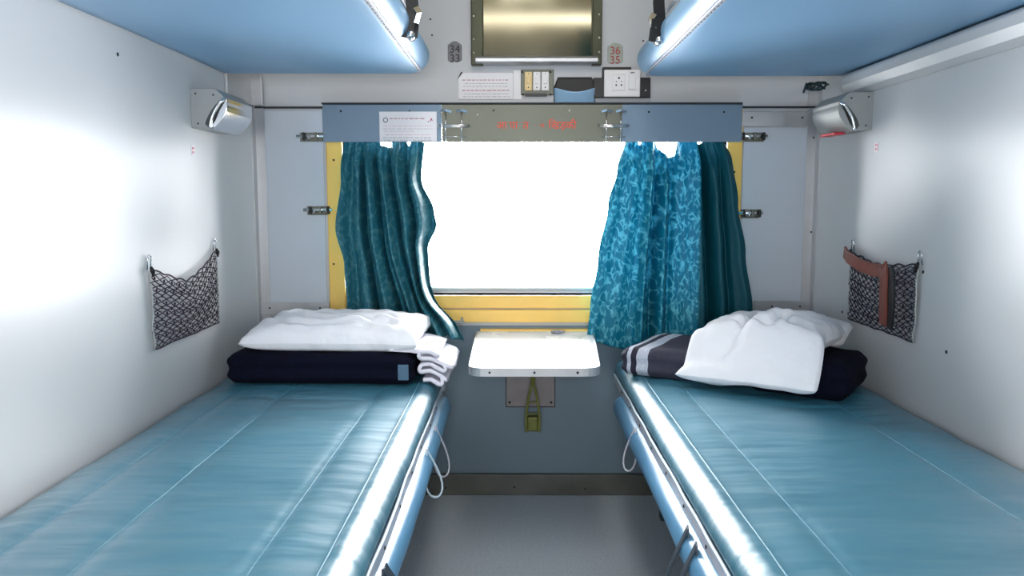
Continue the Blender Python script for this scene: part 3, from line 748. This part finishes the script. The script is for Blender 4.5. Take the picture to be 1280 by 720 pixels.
# ------------------------------------------------------------------ pelmet
YP = 2.635
def pelmet(px0, px1, m, label, scr):
    a = P(px0, 135, YP); b = P(px1, 177.5, YP)
    mb = MB().box(a.x, b.x, YP, YP + .004, b.z, 1.339).box(a.x, b.x, YP, D - .012, 1.335, 1.339)
    o = tag(build('pelmet_panel', mb, m, bevel=.0012), label, 'panel')
    screws(scr, YP, o)
    return o
pelmet(403, 552.2, M['pelmet'], 'blue grey pelmet panel behind the white paper notice', ((426, 139), (512, 139)))
pm = pelmet(552.2, 777.8, M['steel'], 'brushed steel pelmet panel with orange-red lettering', ((617, 138),))
struct('gap_shade_lip', MB().box(P(402, 135, YP).x, P(928, 135, YP).x, YP - .003, D - .008, 1.339, 1.343), M['gap_shade'])  # lip coloured dark to imitate the shadow line over the pelmet
pelmet(777.8, 927, M['pelmet'], 'plain blue grey pelmet panel above the right curtain', ((811, 140), (905, 140)))
for px, py in ((597, 143), (712, 138)): build('bright_screw', MB().disc(P(px, py, YP), (0, -1, 0), .004, .002), M['screw_light'], pm, smooth=True)
ends = MB()

def text_mesh(name, txt, size, loc, m, parent, ext=.0006, rot=(pi / 2, 0, 0), align='CENTER', sx=1):
    cu = bpy.data.curves.new(name, 'FONT'); cu.body = txt; cu.size = size; cu.extrude = ext; cu.align_x = align; cu.align_y = 'CENTER'
    tmp = bpy.data.objects.new(name + '_tmp', cu); C.objects.link(tmp); bpy.context.view_layer.update()
    me = bpy.data.meshes.new_from_object(tmp.evaluated_get(bpy.context.evaluated_depsgraph_get()))
    bpy.data.objects.remove(tmp); bpy.data.curves.remove(cu)
    from mathutils import Euler
    me.transform(Matrix.Translation(Vector(loc)) @ Euler(rot).to_matrix().to_4x4() @ Matrix.Diagonal((sx, 1, 1, 1)))
    me.materials.clear(); me.materials.append(m)
    o = bpy.data.objects.new(name, me); C.objects.link(o)
    if parent:
        o.parent = parent; o.location = -Vector(parent.location)
    return o
for k, (ch, px) in enumerate((('आ', 627), ('पा', 642), ('त', 657), ('\u00b7', 669), ('\u2192', 677), ('िखड़की', 703))):
    q = P(px, 157, YP); text_mesh('lettering', ch, .034 if k not in (3, 4) else .024, (q.x, YP - .0008, q.z), M['orange'], pm)

# wire glass holders: two uprights and fold-out rings each
def holder(pxs, label):
    q = P(pxs[0], 157, YP - .004); q2 = P(pxs[1], 157, YP - .004)
    zt, zb_ = P(640, 139, YP).z, P(640, 178, YP).z; zm = P(640, 158, YP).z
    t = thing('wire_holder', ((q.x + q2.x) / 2, YP, zb_), label, 'holder', 'wire holders on the pelmet')
    for x in (q.x, q2.x):
        build('upright', MB().tube([(x, YP - .004, zb_ - .002), (x, YP - .004, zt)], .0022, 8), M['chrome'], t, smooth=True)
    cx = (q.x + q2.x) / 2; w = (q2.x - q.x) / 2 + .026
    for z, dz in ((zm, 0), (zm + .006, .0)):
        r = .028 if z == zm else .018
        pts = [(cx - w, YP - .003, z)] + [(cx - w * cos(pi * k / 14), YP - .004 - r * sin(pi * k / 14) ** .6, z - .004 * sin(pi * k / 14)) for k in range(1, 14)] + [(cx + w, YP - .003, z)]
        build('ring', MB().tube(pts, .0022, 8), M['chrome'], t, smooth=True)
    for x, s in ((q.x, -1), (q2.x, 1)):
        build('clip', MB().strip([(x - .016, YP - .006, zt - .002), (x, YP - .012, zt + .002), (x + .018, YP - .006, zt - .003)], .007, .002, (0, 0, 1)), M['chrome'], t)
    build('lower_bar', MB().tube([(cx - w * .8, YP - .004, zb_ + .018), (cx + w * .8, YP - .004, zb_ + .018)], .0016, 6), M['chrome'], t, smooth=True)
holder((557, 577), 'chrome wire glass holder on the pelmet beside the paper notice')
holder((758, 776), 'chrome wire glass holder on the pelmet beside the plain right panel')

# notices -------------------------------------------------
def word_rows(name, rows, x0, x1, ztop, Y, parent, m):
    """rows of tiny illegible print: (z offset, height, margin0, margin1)"""
    mb = MB(); rnd = random.Random(len(rows) * 7 + int(x1 * 1000))
    for (dz, h, a, b) in rows:
        x = x0 + a; e = x1 - b; z = ztop - dz
        while x < e - .003:
            w = rnd.uniform(.005, .016); w = min(w, e - x)
            mb.box(x, x + w, Y - .0005, Y, z - h * .12, z + h * .12)           # head line of the word
            t = x + .001
            while t < x + w - .0012:
                hh = rnd.uniform(.3, .5) * h; mb.box(t, t + .0011, Y - .0005, Y, z - hh, z + .1 * h); t += rnd.uniform(.0018, .003)
            x += w + rnd.uniform(.002, .004)
    return build(name, mb, m, parent)
a = P(474, 139.5, YP - .002); b = P(546, 176.5, YP - .002); Yn = YP - .002
nt_ = tag(build('paper_notice', MB().box(a.x, b.x, Yn, YP - .0002, b.z, a.z), M['paper']), 'white printed paper notice with round emblem stuck on the left pelmet', 'notice')
W = b.x - a.x; Hn = a.z - b.z
word_rows('print_heading', [(.19 * Hn + .004, .006, .034, .034)], a.x, b.x, a.z, Yn, nt_, M['mag'])
word_rows('print_pink', [(.48 * Hn, .003, .014, .012), (.66 * Hn, .003, .014, .07), (.78 * Hn, .003, .018, .02)], a.x, b.x, a.z, Yn, nt_, M['pink'])
word_rows('print_grey', [(.58 * Hn, .002, .012, .012), (.88 * Hn, .0035, .012, .016), (.96 * Hn, .0035, .012, .012)], a.x, b.x, a.z, Yn, nt_, M['ink'])
em = MB().tube([(a.x + .020 + .007 * cos(2 * pi * k / 20), Yn - .0003, a.z - .027 + .007 * sin(2 * pi * k / 20)) for k in range(20)], .0013, 5, closed=True)
build('emblem', em, M['ink'], nt_, label='dark round ring emblem')
rm = MB().tube([(b.x - .022, Yn - .0003, a.z - .032), (b.x - .016, Yn - .0003, a.z - .022), (b.x - .014, Yn - .0003, a.z - .030)], [.001, .003, .0015], 6)
rm.disc((b.x - .027, Yn, a.z - .032), (0, -1, 0), .0022, .0006)
build('red_mark', rm, M['mag'], nt_)

a = P(573, 91, D - .004); b = P(641.5, 124, D - .004); Yn = D - .004
prf = [(a.x, b.z), (a.x, a.z - .016), (a.x + .012, a.z), (b.x - .004, a.z), (b.x, a.z - .006), (b.x, b.z)]
sg = tag(build('notice_plate', MB().prism(prf, Yn, D), M['paper'], bevel=.001), 'white notice plate with magenta headings above the pelmet, left of the switches', 'notice')
Hn = a.z - b.z
word_rows('print_heading', [(.27 * Hn, .005, .012, .012), (.66 * Hn, .0055, .012, .010)], a.x, b.x, a.z, Yn, sg, M['mag'])
word_rows('print_grey', [(.40 * Hn, .0026, .022, .016), (.51 * Hn, .0026, .016, .014), (.80 * Hn, .0026, .018, .014), (.90 * Hn, .0026, .014, .012)], a.x, b.x, a.z, Yn, sg, M['ink'])
build('side_strip', MB().box(a.x + .003, a.x + .007, Yn - .001, Yn, b.z + .004, a.z - .018), M['plate'], sg)
build('corner_clip', MB().prism([(a.x - .004, a.z - .022), (a.x + .010, a.z + .004), (a.x + .014, a.z), (a.x + .0, a.z - .018)], Yn - .003, Yn), M['screw'], sg)
build('backing', MB().box(P(642, 100, Yn).x, P(652, 100, Yn).x, D - .003, D, b.z, a.z + .008), M['plate'], sg)

# switches
a = P(651, 87, D - .006); b = P(692, 121, D - .006); Yn = D - .008
sw = thing('switch_plate', ((a.x + b.x) / 2, D, b.z), 'metal switch plate with three rocker switches above the pelmet', 'switch')
build('plate', MB().rbox(a.x, b.x, Yn, D, b.z + .006, a.z, .002), M['steel'], sw)
for px, py in ((653, 90), (688, 90), (654, 118), (688, 118)): build('screw', MB().disc(P(px, py, Yn), (0, -1, 0), .004, .002), M['screw'], sw, smooth=True)
for i, (px, mt) in enumerate(((660.5, 'cream_plastic'), (671, 'plate'), (681.5, 'plate'))):
    q = P(px, 102, Yn)
    s_ = build('rocker_switch', MB().rbox(q.x - .0125, q.x + .0125, Yn - .008, Yn, q.z - .031, q.z + .031, .003), M[mt], sw, label='cream rocker switch' if i == 0 else None)
    build('rocker', MB().rbox(q.x - .006, q.x + .006, Yn - .013, Yn - .006, q.z - .008, q.z + .014, .002), M[mt], s_)
    build('mark', MB().disc((q.x, Yn - .008, q.z - .020), (0, -1, 0), .0026, .0008), M['screw'], s_)
    build('mark', MB().disc((q.x, Yn - .008, q.z + .024), (0, -1, 0), .0018, .0008), M['screw'], s_)
q = P(670, 119, Yn); build('slot', MB().box(q.x - .037, q.x + .037, Yn - .003, Yn, q.z - .004, q.z + .006), M['black_plastic'], sw)

# socket
a = P(742, 97, D - .02); b = P(813, 122, D - .02)
so = thing('power_socket', ((a.x + b.x) / 2, D, b.z), 'white power socket on a black backing box right of the mirror', 'socket')
zt = P(760, 86, D - .02).z
build('backing_box', MB().rbox(a.x, b.x, D - .02, D, b.z, a.z, .002).rbox(P(753, 100, D - .02).x, P(789, 100, D - .02).x, D - .02, D, a.z - .01, zt + .006, .002), M['black_plastic'], so)
a = P(755.5, 87, D - .03); b = P(800, 121, D - .03); Yn = D - .03
fp = build('face_plate', MB().rbox(a.x, b.x, Yn, D - .02, b.z, a.z, .003), M['plate'], so)
cx = P(773.5, 103, Yn); 
build('outlet', MB().rbox(cx.x - .021, cx.x + .021, Yn - .003, Yn, cx.z - .026, cx.z + .026, .003), M['plate'], fp)
hl = MB()
for dx, dz, r in ((0, .014, .0042), (-.008, .002, .0024), (.008, .002, .0024), (-.0085, -.009, .0034), (.0085, -.009, .0034)):
    hl.disc((cx.x + dx, Yn - .003, cx.z + dz), (0, -1, 0), r, .0006)
build('pin_holes', hl, M['screw'], fp)
q = P(790, 103, Yn); sw2 = build('rocker_switch', MB().rbox(q.x - .012, q.x + .012, Yn - .006, Yn, q.z - .024, q.z + .024, .003), M['plate'], fp)
build('red_dot', MB().box(q.x - .006, q.x + .008, Yn - .001, Yn, q.z + .030, q.z + .033), M['ink'], fp)
build('screw', MB().disc(P(807, 113, D - .02), (0, -1, 0), .003, .0015), M['screw_light'], so)
build('screw', MB().disc(P(749, 102, D - .02), (0, -1, 0), .003, .0015), M['screw'], so)

# blue pocket holder
a = P(693, 95, D - .05); b = P(746, 131, D - .05)
ho = thing('pocket_holder', ((a.x + b.x) / 2, D, b.z), 'light blue pocket holder with dark lining above the lettered pelmet', 'holder')
w = b.x - a.x; cxh = (a.x + b.x) / 2
def pocket(u, v):
    # front shell bulging away from the wall, top edge dips in the middle
    x = cxh + (u - .5) * w * (1 - .05 * (1 - v)); bul = sin(pi * u) ** .6
    ztop_ = a.z - .034 - .020 * sin(pi * u)
    z = b.z + .002 + (ztop_ - b.z) * v
    return Vector((x, D - .006 - (.030 + .024 * v) * bul, z))
build('front', MB().grid(pocket, 30, 10), M['holder_blue'], ho, smooth=True, solid=.003)
pts_ = [(cxh - w * .5, b.z), (cxh + w * .5, b.z), (cxh + w * .5, a.z - .03), (cxh + w * .40, a.z), (cxh - w * .38, a.z), (cxh - w * .5, a.z - .03)]
build('lining', MB().prism(pts_, D - .006, D), M['holder_dark'], ho, bevel=.002)
build('top_rim', MB().tube([(cxh - w * .49, D - .008, a.z - .034), (cxh - w * .40, D - .008, a.z), (cxh + w * .40, D - .008, a.z), (cxh + w * .49, D - .008, a.z - .034)], .003, 6), M['black_plastic'], ho)
build('base', MB().prism([(cxh + (k / 12 - .5) * w * .95, D - .006 - .030 * sin(pi * k / 12) ** .6) for k in range(13)], b.z, b.z + .004, 'z'), M['holder_blue'], ho)

# berth number badges
def badge(px0, px1, py0, py1, m, tm, lines, label):
    a = P(px0, py0, D - .003); b = P(px1, py1, D - .003); n = 8; w = b.x - a.x
    pr = [(b.x, b.z + .006), (b.x - .005, b.z + .001), (a.x + .005, b.z + .001), (a.x, b.z + .006)]
    pr += [(a.x + w * k / n, a.z - .014 + .013 * sin(pi * k / n)) for k in range(n + 1)]
    o = tag(build('number_badge', MB().prism(pr, D - .003, D), m, bevel=.0008), label, 'badge')
    for i, s in enumerate(lines):
        text_mesh('digits', s, .036, ((a.x + b.x) / 2, D - .0036, a.z - .028 - i * .030), tm, o)
    return o
badge(559.5, 577.5, 51, 77, M['badge_dark'], M['screw'], ('34', '33'), 'dark grey berth number badge left of the mirror')
badge(759.5, 778.5, 53, 79, M['badge_light'], mat('dull_red_ink', rgb(160, 56, 58), .6), ('36', '35'), 'pale berth number badge with red digits above the socket')

# ------------------------------------------------------------------ mirror
mz0 = P(640, 82, D - .02).z; mx0 = P(589, 40, D - .02).x; mx1 = P(752, 40, D - .02).x; mz1 = 2.02
mi = thing('mirror', ((mx0 + mx1) / 2, D, mz0), 'large wall mirror in a dark steel frame between the upper berths', 'mirror')
ml = MB(); ml.rbox(mx0, mx0 + .040, D - .035, D, mz0, mz1, .003)
build('left_rail', ml, M['frame_dark'], mi); build('right_rail', MB().rbox(mx1 - .032, mx1, D - .035, D, mz0, mz1, .003), M['frame_dark'], mi)
build('top_rail', MB().rbox(mx0 + .041, mx1 - .033, D - .034, D, mz1 - .04, mz1, .003), M['frame_dark'], mi)
bp_ = [(D, mz0 + .002), (D - .030, mz0 + .002), (D - .046, mz0 + .008), (D - .048, mz0 + .020), (D - .036, mz0 + .028), (D - .010, mz0 + .032), (D, mz0 + .032)]
build('bottom_ledge', MB().prism(bp_, mx0 + .014, mx1 - .012, 'x'), M['trim'], mi, bevel=.002)
build('mirror_glass', MB().box(mx0 + .038, mx1 - .030, D - .014, D - .010, mz0 + .02, mz1 - .035), M['mirror'], mi)
for px, py in ((592, 49), (592, 66), (592, 20), (749, 47), (749, 65), (749, 18)):
    build('rivet', MB().disc(P(px, py, D - .035), (0, -1, 0), .0035, .002), M['screw_light'], mi, smooth=True)

# ------------------------------------------------------------------ barrel bolts
def bolt(px0, px1, py, s, label, two=False):
    a = P(px0, py, D - .012); b = P(px1, py, D - .012); x0, x1 = a.x, b.x; z = a.z; Y = D - .006 if two else D - .006
    t = thing('barrel_bolt', ((x0 + x1) / 2, D, z), label, 'latch', 'barrel bolts beside the window')
    w = x1 - x0
    build('base_plate', MB().rbox(x0 + .010, x1 - .004, Y - .003, Y, z - .016, z + .014, .001), M['steel'], t)
    build('rod', MB().tube([(x0, Y - .012, z + .002), (x1 + .004, Y - .012, z + .002)], .0055, 10), M['chrome'], t, smooth=True)
    for f in (.24, .62, .92):
        build('bracket', MB().rbox(x0 + w * f - .004, x0 + w * f + .004, Y - .020, Y, z - .012, z + .014, .002), M['screw'] if f != .62 else M['steel'], t)
    build('knob', MB().tube([(x0 + w * .42, Y - .012, z), (x0 + w * .42, Y - .030, z - .006)], [.003, .0045], 8), M['chrome'], t, smooth=True)
    for f in (.35, .8): build('screw', MB().disc((x0 + w * f, Y - .003, z - .010), (0, -1, 0), .0025, .001), M['screw'], t)
bolt(371, 411, 171, 1, 'chrome barrel bolt on left panel beside the pelmet')
bolt(380, 414, 263, 1, 'chrome barrel bolt halfway down the left yellow jamb')
bolt(919, 957, 171, -1, 'chrome barrel bolt on right panel beside the pelmet')
bolt(922, 951, 267, -1, 'chrome barrel bolt halfway down beside the right curtain')

# ------------------------------------------------------------------ reading lamps
def lamp(s, xw, Y0, Y1, zb_, label, ms='chrome'):
    """s=+1: on the left wall"""
    t = thing('reading_lamp', (xw, (Y0 + Y1) / 2, zb_), label, 'lamp')
    def q(u, w): return (xw + s * u, zb_ + w)
    arc = [(.088 - .042 * sin(pi / 2 * k / 8) * .95, .072 - .070 * (k / 8)) for k in range(9)]
    body = [q(0, 0), q(0, .105), q(.068, .105), q(.094, .080)] + [q(u - .012, w) for u, w in arc[1:-1]] + [q(.048, 0)]
    build('housing', MB().prism(body, Y0, Y1), M['lamp_grey'], t, bevel=.0015)
    # chrome shade rolling out of the housing
    ch = [q(.096, .080)] + [q(.092 + .012 * sin(pi * k / 10) - .038 * (k / 10) ** 1.5, .078 - .082 * k / 10) for k in range(1, 11)] + [q(.044, .0), q(.062, .02), q(.076, .05)]
    sh_ = build('shade', MB().prism(ch, Y0 + .006, Y1 - .004), M[ms], t, bevel=.001)
    rim = [Vector((q(.094, .078)[0], Y0 - .002, q(.094, .078)[1]))] + [Vector((q(.086 - .010 * sin(pi * k / 10) - .036 * (k / 10) ** 1.3, 0)[0], Y0 - .003, zb_ + .076 - .078 * k / 10)) for k in range(1, 11)]
    build('shade_rim', MB().tube(rim, .0042, 8), M['chrome'], sh_, smooth=True)
    for u, w in ((.014, .092), (.062, .088), (.018, .012)):
        a = q(u, w); build('screw', MB().disc((a[0], Y0, a[1]), (0, -1, 0), .0028, .0015), M['screw'], t, smooth=True)
    return t
l1 = lamp(1, XL, 2.20, 2.42, 1.224, 'grey metal reading lamp with chrome shade on the left wall')
l2 = lamp(-1, XR, 2.31, 2.52, 1.228, 'grey metal reading lamp with red clip on the right wall', 'lamp_grey')
build('red_clip', MB().rbox(XR - .088, XR - .056, 2.36, 2.47, 1.2195, 1.2255, .002), M['red'], l2, label='red plastic clip')

# ------------------------------------------------------------------ net pockets
def net(s, xw, Ya, Yb, ztop, zbot, m, label, topfn, rows, cols, seed):
    """net stretched on the side wall between hooks at Ya (near) and Yb (far)"""
    t = thing('net_pocket', (xw, (Ya + Yb) / 2, zbot), label, 'net pocket')
    def pt(u, v):
        zt = topfn(u); z = zt + (zbot - zt) * v + .004 * noise.noise(Vector((u * 6, v * 6, seed)))
        bul = .010 + .020 * sin(pi * u) * sin(pi * min(1, .15 + v * .85)) + .003 * noise.noise(Vector((u * 8 + seed, v * 8, 0)))
        y = Ya + (Yb - Ya) * u + (.010 * noise.noise(Vector((v * 5, seed, 2))) * (1 - u)) 
        return Vector((xw + s * bul, y, z))
    mb = MB()
    for k in range(cols):
        for sg in (-1, 1):
            pts = []
            for j in range(rows * 6 + 1):
                v = j / (rows * 6); ph = j / 6
                tri = abs(((ph + (0 if sg > 0 else 1)) % 2) - 1)
                u = (k + .5 + (tri - .5) * 1.04) / cols
                p_ = pt(min(1, max(0, u)), v); p_.x += s * .0012 * sg * (1 if int(ph) % 2 else -1); pts.append(p_)
            mb.tube(pts, .0015, 4)
    for i in range(1, rows):                            # knots
        for k in range(cols + (1 if i % 2 == 0 else 0)):
            u = (k + (0 if i % 2 == 0 else .5)) / cols; u = min(1, max(0, u)); p_ = pt(u, i / rows)
            mb.tube([p_ + Vector((0, 0, .004)), p_, p_ - Vector((0, 0, .004))], [.0012, .0028, .0012], 6)
    build('netting', mb, m, t)
    for u in (0, 1):
        pts = [pt(u, v / 12) for v in range(13)]; y = pts[0].y
        build('side_wire', MB().tube([p_ + Vector((0, 0, 0)) for p_ in pts], .0026, 6), M['lamp_grey'], t, smooth=True)
        # folded wire hook standing over the corner
        z = topfn(u); hp = [(xw + s * .004, y - .008, z + .002), (xw + s * .006, y - .008, z + .024)] + [(xw + s * .007, y - .008 * cos(pi * k / 8), z + .026 + .010 * sin(pi * k / 8)) for k in range(1, 8)] + [(xw + s * .006, y + .008, z + .024), (xw + s * .005, y + .008, z - .004)]
        build('hook', MB().tube(hp, .0022, 6), M['chrome'], t, smooth=True)
        build('knot', MB().tube([(xw + s * .012, y - .004, z + .008), (xw + s * .014, y, z - .002), (xw + s * .012, y + .004, z - .016)], [.003, .006, .003], 8), M['screw'], t, smooth=True)
    pts = [pt(u / 24, 1) for u in range(25)]
    build('bottom_cord', MB().tube(pts, .002, 5), m, t, smooth=True)
    pts = [pt(u / 30, 0) + Vector((0, 0, .006 * abs(sin(u / 30 * pi * 7)))) for u in range(31)]
    build('top_cord', MB().tube(pts, .0022, 5), m, t, smooth=True)
    return t
net(1, XL, 1.895, 2.315, .88, .672, M['net'], 'sagging dark plum net pocket on the left wall', lambda u: .878 + .004 * u - .062 * (1 - (abs(u - .45) / .55) ** 1.3 if abs(u - .45) < .55 else 0), 13, 11, 1.1)
net(-1, XR, 1.99, 2.39, .88, .675, M['net_violet'], 'dark violet net pocket with leather strap on the right wall', lambda u: .868 + .008 * u - .020 * sin(pi * u), 13, 12, 4.1)
ls = thing('leather_strap', (XR - .03, 2.2, .70), 'bent brown leather strap tucked in the right net pocket', 'strap')
build('upper_band', MB().strip([Vector((XR - .028, 2.395, .876)), Vector((XR - .034, 2.35, .862)), Vector((XR - .040, 2.26, .848)), Vector((XR - .046, 2.16, .842)), Vector((XR - .050, 2.085, .846))], .036, .006, (0, 0, 1)), M['leather'], ls, bevel=.002)
build('hanging_end', MB().strip([Vector((XR - .046, 2.105, .858)), Vector((XR - .054, 2.075, .838)), Vector((XR - .058, 2.065, .79)), Vector((XR - .054, 2.068, .74)), Vector((XR - .050, 2.072, .705))], .036, .007, (0, 1, 0)), M['leather'], ls, bevel=.002)
build('dark_backing', MB().strip([Vector((XR - .044, 2.07, .852)), Vector((XR - .048, 2.048, .835)), Vector((XR - .050, 2.036, .79)), Vector((XR - .048, 2.040, .74)), Vector((XR - .046, 2.050, .70))], .034, .007, (0, 1, 0)), M['black'], ls, bevel=.002, label='black inner layer of the strap')
# ------------------------------------------------------------------ small marks on the side walls
def wall_mark(px, py, x, s, label, red=False):
    q = PX(px, py, x)
    if red:
        mb = MB()
        mb.box(min(x, x + s * .001), max(x, x + s * .001), q.y - .012, q.y + .012, q.z - .014, q.z + .014)
        o = tag(build('sticker', mb, mat('pale_sticker', rgb(232, 226, 230), .5)), label, 'sticker')
        pr = MB()
        for dz in (-.007, .004):
            for dy in (-.006, .002): pr.box(min(x, x + s * .0016), max(x, x + s * .0016), q.y + dy, q.y + dy + .004, q.z + dz - .0015, q.z + dz + .0055)
        build('red_print', pr, M['redmark'], o)
    else:
        tag(build('wall_screw', MB().disc(q, (s, 0, 0), .005, .002), M['screw'], smooth=True), label, 'screw')
wall_mark(241, 188, XL, 1, 'tiny pale sticker with red print below the left reading lamp', True)
wall_mark(1096, 184, XR, -1, 'tiny pale sticker with red print below the right reading lamp', True)
wall_mark(147, 68, XL, 1, 'small dark screw high on the left wall near the upper berth')
wall_mark(271, 390, XL, 1, 'small dark screw on the left wall beside the net pocket')
wall_mark(1183, 440, XR, -1, 'small dark screw low on the right wall above the berth')
wall_mark(1053, 390, XR, -1, 'small dark screw on the right wall below the leather strap')
wall_mark(1154, 340, XR, -1, 'small dark screw near the top corner of the right net')
for px, py, lb in ((538, 24, 'upper small screw on the wall beside the left berth strap'), (540, 44, 'lower small screw on the wall beside the left berth strap'), (804, 51, 'small screw on the wall beside the right berth strap')):
    tag(build('wall_screw', MB().disc(P(px, py, D), (0, -1, 0), .0035, .0015), M['screw'], smooth=True), lb, 'screw')
kn = []
cc = Vector((XR - .055, 2.62, 1.392))
for k in range(60):
    q = k / 59; r = .012 + .012 * sin(q * 9)
    kn.append(cc + Vector((.020 * sin(q * 24) - .03 * (q - .5), -.02 * cos(q * 19), .010 * sin(q * 31 + 1))))
kn = [Vector((XR - .004, 2.64, 1.40))] + kn + [Vector((XR - .075, 2.66, 1.378))]
cb = tag(build('loose_cable', MB().tube(kn, .0035, 6), mat('dark_teal_cable', rgb(18, 50, 56), .5), smooth=True), 'dark tangled cable in the corner above the right reading lamp', 'cable')

# ------------------------------------------------------------------ lights
fx = thing('ceiling_light', (.06, .0, H), 'long white ceiling light over the aisle, reflected in the mirror', 'lamp')
build('casing', MB().rbox(-.55, .67, -.11, .11, H - .03, H, .01), M['white_rail'], fx)
build('diffuser', MB().rbox(-.52, .64, -.03, .03, H - .05, H - .028, .012), emis('lamp_diffuser', (1, .96, .9, 1), 12), fx)
fx_fill = thing('ceiling_light', (.06, 1.2, H), 'unseen ceiling fill light, added above the gap between the upper berths', 'lamp')  # fill light added out of view to brighten the floor between the berths
build('casing', MB().rbox(-.12, .24, .68, 1.72, H - .03, H, .01), M['white_rail'], fx_fill)
build('diffuser', MB().rbox(-.09, .21, .72, 1.68, H - .05, H - .028, .012), emis('fill_light_diffuser', (1, .99, .97, 1), 11), fx_fill)
w = bpy.data.worlds.new('sky'); S.world = w; w.use_nodes = True
bg = w.node_tree.nodes['Background']; bg.inputs['Color'].default_value = (.97, .985, 1, 1); bg.inputs['Strength'].default_value = 36
def portal(x0, x1, z0, z1, Y, toward):
    l = bpy.data.lights.new('window_portal', 'AREA'); l.shape = 'RECTANGLE'; l.size = x1 - x0; l.size_y = z1 - z0; l.cycles.is_portal = True
    o = bpy.data.objects.new('window_portal', l); C.objects.link(o); o.location = ((x0 + x1) / 2, Y, (z0 + z1) / 2)
    o.rotation_euler = (pi / 2 * (-1 if toward < 0 else 1), 0, 0)
portal(OX0, OX1, OZ0, OZ1, D + .12, -1); portal(A0, A1, AZ0, AZ1, YF - .09, 1)

S.view_settings.view_transform = 'Standard'; S.view_settings.look = 'None'; S.view_settings.gamma = 1
S.view_settings.use_curve_mapping = False; S.view_settings.exposure = .12
